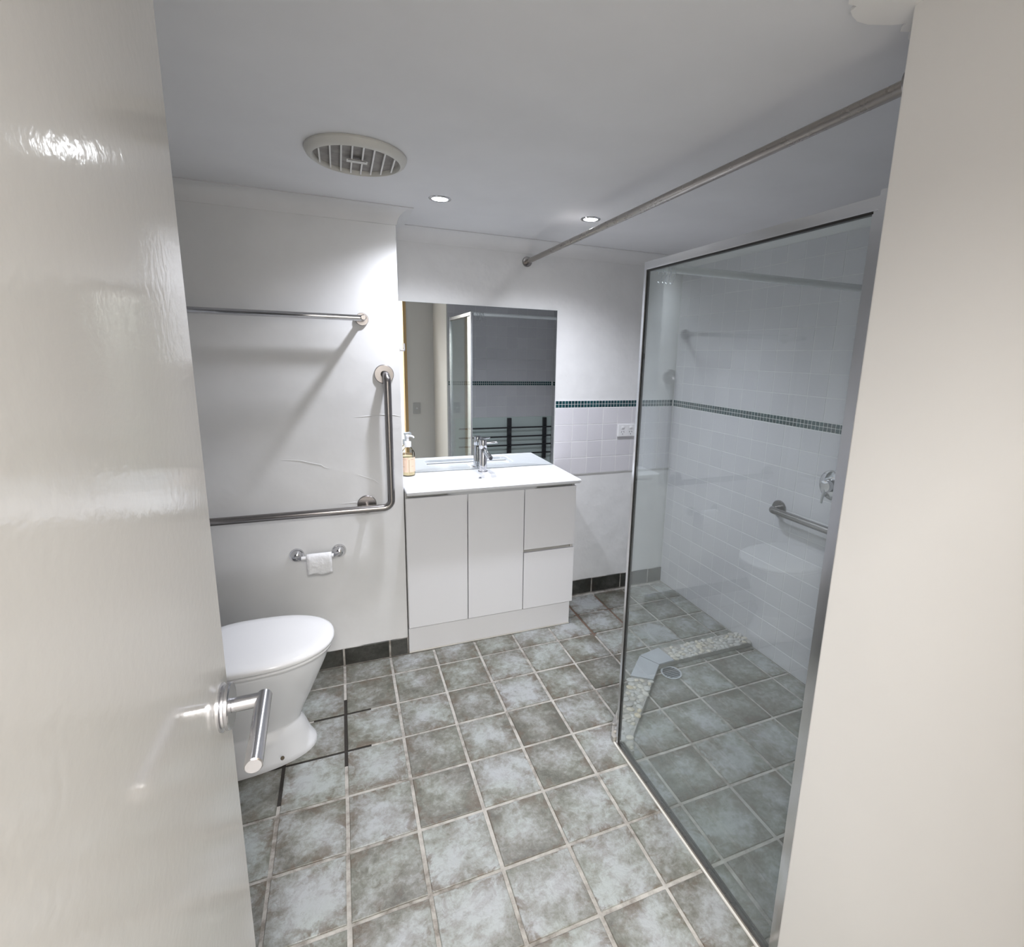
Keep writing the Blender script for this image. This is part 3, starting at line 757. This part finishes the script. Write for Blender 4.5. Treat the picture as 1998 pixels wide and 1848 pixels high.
# ------------------------------------------------------------------ ceiling fan and downlights
fc = (0.127, -0.437)
fn = thing('exhaust_fan', 'round off white ceiling exhaust fan with dusty slatted grille', 'exhaust fan', (fc[0], fc[1], HC))
obj('rim', lathe([(0.146, -0.0004), (0.147, -0.006), (0.142, -0.016), (0.130, -0.024), (0.127, -0.024), (0.122, -0.016), (0.122, -0.0004)], None, 64, False, False), 'fan_plastic', fn, smooth=True)
obj('filter', lathe([(0.1225, -0.006), (0.1225, -0.0105), (0.004, -0.0105)], None, 48), 'fan_filter', fn)
for k in range(-3, 5):
    xx = (k-0.5)*0.030; hl = math.sqrt(max(0.1215**2-xx*xx, 0))
    obj('slat', box(xx-0.0022, xx+0.0022, -hl, hl, -0.0215, -0.011), 'fan_bar', fn)
ce = obj('badge_plate', box(-0.030, 0.030, -0.013, 0.013, -0.0235, -0.0216, 0.0008), 'fan_plastic', fn)
obj('badge_print', box(-0.026, 0.026, -0.0125, -0.0095, -0.0240, -0.0236), 'dark_hole', ce)
def downlight(x, y, label):
    t = thing('downlight', label, 'downlight', (x, y, HC), 'recessed ceiling downlights')
    obj('trim_ring', lathe([(0.043, -0.0004), (0.0435, -0.002), (0.041, -0.0045), (0.0335, -0.0055), (0.031, -0.003), (0.030, -0.0006)], None, 48, False, False), 'chrome', t, smooth=True)
    obj('lens', lathe([(0.0302, -0.0006), (0.0302, -0.0030), (0.022, -0.0045), (0.004, -0.005)], None, 36), 'lamp_lens', t, smooth=True)
    ld = bpy.data.lights.new('downlight_lamp', 'SPOT'); ld.energy = DOWNLIGHT_W; ld.color = (0.885, 0.912, 1.0)
    ld.spot_size = math.radians(142); ld.spot_blend = 1.0; ld.shadow_soft_size = 0.028
    lo = bpy.data.objects.new('downlight_lamp', ld); COL.objects.link(lo); lo.parent = t; lo.location = (0, 0, -0.012)
    return t
downlight(0.440, -0.097, 'lit recessed downlight near the plaster wall corner')
downlight(1.090, -0.102, 'lit recessed downlight beside the long shower curtain rod')
# hallway lamp
hl_ = thing('hall_ceiling_lamp', 'flat rectangular glowing hallway ceiling lamp outside the bathroom door', 'ceiling lamp', (0.10, -3.30, 2.5))
obj('lamp_frame', box(-0.31, 0.31, -0.61, 0.61, -0.030, -0.0004, 0.003), 'white_plastic', hl_)
obj('diffuser', box(-0.285, 0.285, -0.585, 0.585, -0.034, -0.0302), 'hall_lamp_glass', hl_)
hlt = bpy.data.lights.new('hall_lamp', 'AREA'); hlt.shape = 'RECTANGLE'; hlt.size = 0.57; hlt.size_y = 1.17; hlt.energy = HALL_W; hlt.color = (1.0, 0.98, 0.955)
hlo = bpy.data.objects.new('hall_lamp', hlt); COL.objects.link(hlo); hlo.parent = hl_; hlo.location = (0, 0, -0.04)

# ------------------------------------------------------------------ curtain rods
lr = thing('shower_curtain_rod', 'long steel curtain rod running below the ceiling above the glass screen', 'curtain rod', (0.998, YB, 1.962))
ol = lr.location
obj('rod', rel(tube([(0.998, YB-0.004, 1.962), (0.998, YE+0.012, 1.962)], 0.0125, 20), ol), 'old_steel', lr, smooth=True)
for yy, ax in ((YB, S), (YE+TH, (0, 1, 0))):
    f_ = bmesh.new(); flange(f_, (0.998, yy, 1.962), ax, 0.026, 0.012); obj('wall_flange', rel(f_, ol), 'steel', lr, smooth=True)
YS = -0.744
cr = thing('shower_curtain_rod', 'short grey curtain rod crossing the shower from glass post to tiles', 'curtain rod', (1.5, YS, 1.768))
ol = cr.location
obj('rod', rel(tube([(G+0.016, YS-0.006, 1.768), (XR-TH-0.003, YS-0.006, 1.768)], 0.0135, 20), ol), 'white_rod', cr, smooth=True)
f_ = bmesh.new(); flange(f_, (XR-TH, YS-0.006, 1.768), (-1, 0, 0), 0.024, 0.010); obj('wall_flange', rel(f_, ol), 'white_rod', cr, smooth=True)
for k, dx in enumerate((0.045, 0.062, 0.074, 0.092)):
    r_ = bmesh.new(); pts = []
    for q in range(15):
        a = -0.35*PI+1.7*PI*q/14; pts.append((0.004*math.sin(q), 0.0185*math.cos(a), 0.0185*math.sin(a)))
    pts += [(0.0, -0.006, -0.034), (0.0, 0.002, -0.046), (0.0, 0.010, -0.040)]
    add_tube(r_, pts, 0.0018, 8)
    ho = obj('curtain_hook', r_, 'aluminium', smooth=True, loc=(G+dx, YS-0.006, 1.768-0.003), label=('curtain hook nearest the glass post on the short rod', 'second curtain hook from the glass post on the short rod', 'third curtain hook from the glass post on the short rod', 'curtain hook farthest from the glass post on the short rod')[k], cat='curtain hook', group='curtain hooks on the short rod')

# ------------------------------------------------------------------ glass shower screen
gs = thing('shower_screen', 'fixed clear glass shower screen in a slim aluminium frame', 'shower screen', (G, -1.13, 0))
ol = gs.location
y0, y1 = YE+TH+0.002, YS
obj('glass_pane', rel(box(G-0.003, G+0.003, y0+0.028, y1-0.004, 0.014, 1.764), ol), 'shower_glass', gs)
pb = bmesh.new(); add_box(pb, G-0.007, G+0.007, y1-0.004, y1+0.009, 0.004, 1.782)
obj('post', rel(pb, ol), 'aluminium', gs)
obj('post_seal', rel(box(G-0.0055, G+0.0055, y1-0.0075, y1-0.004, 0.012, 1.756), ol), 'black_seal', gs)
obj('head_rail', rel(box(G-0.008, G+0.008, y0+0.0172, y1-0.0045, 1.757, 1.782, 0.001), ol), 'aluminium', gs)
obj('head_seal', rel(box(G-0.006, G+0.006, y0+0.03, y1-0.008, 1.7525, 1.7568), ol), 'black_seal', gs)
ch = bmesh.new(); add_box(ch, G-0.012, G+0.012, y0, y0+0.017, 0.004, 1.790); add_box(ch, G-0.006, G+0.006, y0+0.017, y0+0.032, 0.012, 1.757)
obj('wall_channel', rel(ch, ol), 'aluminium', gs)
sc = bmesh.new(); add_box(sc, G-0.011, G+0.011, y0+0.03, y1-0.005, 0.001, 0.013)
obj('sill_channel', rel(sc, ol), 'old_steel', gs)
obj('sill_seal', rel(box(G+0.0035, G+0.0085, y0+0.03, y1-0.006, 0.0132, 0.019), ol), 'black_seal', gs)
obj('silicone_bead', rel(tube([(G-0.012, y0, 0.002), (G-0.012, y1+0.012, 0.002)], 0.0045, 8), ol), 'silicone', gs)

# ------------------------------------------------------------------ pebble kerb and drain
kb = thing('shower_kerb', 'low angled pebble kerb at the shower entry with grey capping tiles', 'kerb', (1.4, -0.4, 0))
ol = kb.location
KZ = 0.026
outer = [(0.968, -0.715), (1.010, -0.650), (1.362, -0.300), (1.492, -0.276), (XR-0.009, -0.278)]
inner = [(XR-0.009, -0.388), (1.500, -0.388), (1.408, -0.396), (1.319, -0.480), (1.05, -0.745), (1.010, -0.815), (G+0.0125, -0.815), (G+0.0125, -0.731), (0.968, -0.731)]
obj('kerb_body', rel(prism(outer+inner, 0.0006, KZ-0.004), ol), 'kerb_cement', kb)
obj('capping_tile', rel(prism([(1.362, -0.300), (1.488, -0.274), (1.500, -0.390), (1.410, -0.394)], KZ-0.004, KZ+0.004, 0.001), ol), 'cap_tile', kb)
obj('capping_tile', rel(prism([(1.358, -0.303), (1.407, -0.398), (1.317, -0.484), (1.232, -0.424)], KZ-0.004, KZ+0.004, 0.001), ol), 'cap_tile', kb)
pbm = bmesh.new(); bmesh.ops.create_icosphere(pbm, subdivisions=2, radius=1.0)
pme = bpy.data.meshes.new('pebble'); pbm.to_mesh(pme); pbm.free()
pme.polygons.foreach_set('use_smooth', [True]*len(pme.polygons)); pme.materials.append(MATS['pebble'])
def inpoly(x, y, poly):
    c = False; n = len(poly)
    for i in range(n):
        (xa, ya), (xb, yb) = poly[i], poly[(i+1) % n]
        if (ya > y) != (yb > y) and x < (xb-xa)*(y-ya)/(yb-ya)+xa: c = not c
    return c
polyA = [(0.985, -0.712), (1.012, -0.664), (1.222, -0.440), (1.305, -0.485), (1.05, -0.728), (1.012, -0.80), (0.999, -0.80), (0.999, -0.715)]
polyB = [(1.512, -0.286), (1.985, -0.286), (1.985, -0.380), (1.512, -0.380)]
placed = []; cnt = 0
for poly, want in ((polyA, 95), (polyB, 95)):
    xs = [q[0] for q in poly]; ys = [q[1] for q in poly]; got = 0; tries = 0
    while got < want and tries < 12000:
        tries += 1
        x, y = random.uniform(min(xs), max(xs)), random.uniform(min(ys), max(ys)); r = random.uniform(0.010, 0.019)
        if not inpoly(x, y, poly): continue
        if any((x-a)**2+(y-b_)**2 < (0.80*(r+c_))**2 for a, b_, c_ in placed): continue
        placed.append((x, y, r)); got += 1
        o = bpy.data.objects.new('pebble', pme); COL.objects.link(o); o.parent = kb
        o.location = Vector((x, y, KZ-0.004))-ol
        o.rotation_euler = (random.uniform(-.2, .2), random.uniform(-.2, .2), random.uniform(0, PI))
        o.scale = (r*1.12, r*0.85, 0.0065)
dr = thing('floor_drain', 'round slotted metal drain in the shower floor', 'drain', (1.452, -0.437, 0))
obj('drain_ring', lathe([(0.050, 0.0006), (0.050, 0.003), (0.044, 0.004), (0.041, 0.002)], None, 40, True, False), 'cap_tile', dr, smooth=True)
obj('drain_hole', lathe([(0.0408, 0.0008), (0.004, 0.0009)], None, 32), 'dark_hole', dr)
for k in range(-3, 4):
    yy = k*0.0118; hl = math.sqrt(0.0405**2-yy*yy)
    obj('grate_bar', box(-hl, hl, yy-0.0031, yy+0.0031, 0.0011, 0.0036), 'grate_metal', dr)

# ------------------------------------------------------------------ shower fittings
g2 = thing('grab_rail', 'brushed steel grab rail on the tiled shower wall behind glass', 'grab rail', (XR-TH, -0.7, 0.77))
ol = g2.location
xw = XR-TH
obj('bar', rel(tube(fillet([(xw-0.004, -0.462, 0.780), (xw-0.060, -0.462, 0.780), (xw-0.060, -1.06, 0.780), (xw-0.004, -1.06, 0.780)], 0.025, 8), 0.016, 20), ol), 'steel', g2, smooth=True, angle=60)
for yy in (-0.462, -1.06):
    f_ = bmesh.new(); flange(f_, (xw, yy, 0.780), (-1, 0, 0), 0.040, 0.010); obj('wall_flange', rel(f_, ol), 'steel', g2, smooth=True)
sm_ = thing('shower_mixer', 'chrome round shower mixer on the tiled wall at the glass edge', 'shower mixer', (xw, -0.725, 0.962))
QW = Matrix.Rotation(-PI/2, 4, 'Y')
obj('wall_plate', lathe([(0.065, 0.0004), (0.065, 0.005), (0.058, 0.010), (0.030, 0.012)], QW, 44), 'chrome', sm_, smooth=True)
obj('knob', lathe([(0.028, 0.012), (0.027, 0.045), (0.024, 0.052), (0.004, 0.054)], QW, 32), 'chrome', sm_, smooth=True)
obj('lever', tube([(-0.046, 0, -0.01), (-0.056, 0, -0.05), (-0.058, 0, -0.075)], [0.007, 0.006, 0.005], 14), 'chrome', sm_, smooth=True)

# rail rack on the shower end wall, seen in the mirror
rk = thing('rail_rack', 'dark metal rail rack on the pale shower panel in the mirror', 'rail rack', (1.5, YE+0.011, 0.5))
ol = rk.location; yw = YE+0.0106
for xx, wd in ((1.545, 0.020), (1.912, 0.018)):
    obj('post', rel(box(xx-wd, xx+wd, yw, yw+0.030, 0.46, 0.872, 0.003), ol), 'dark_metal', rk)
for zz in (0.782, 0.695, 0.610, 0.525):
    obj('rail', rel(tube([(1.045, yw+0.045, zz), (1.972, yw+0.045, zz)], 0.0075, 12), ol), 'dark_metal', rk, smooth=True)
for xx in (1.545, 1.912):
    for zz in (0.782, 0.695, 0.610, 0.525):
        obj('bracket', rel(box(xx-0.006, xx+0.006, yw+0.029, yw+0.046, zz-0.005, zz+0.005), ol), 'dark_metal', rk)

# light switch on the front wall, seen in the mirror
ls = thing('light_switch', 'small grey light switch plate reflected in the mirror', 'light switch', (0.772, YF, 0.90))
obj('plate', box(-0.036, 0.036, 0.0002, 0.009, -0.058, 0.058, 0.003), 'grey_plastic', ls, smooth=True)
obj('rocker', box(-0.007, 0.007, 0.0085, 0.014, -0.008, 0.010, 0.001), 'white_plastic', ls)
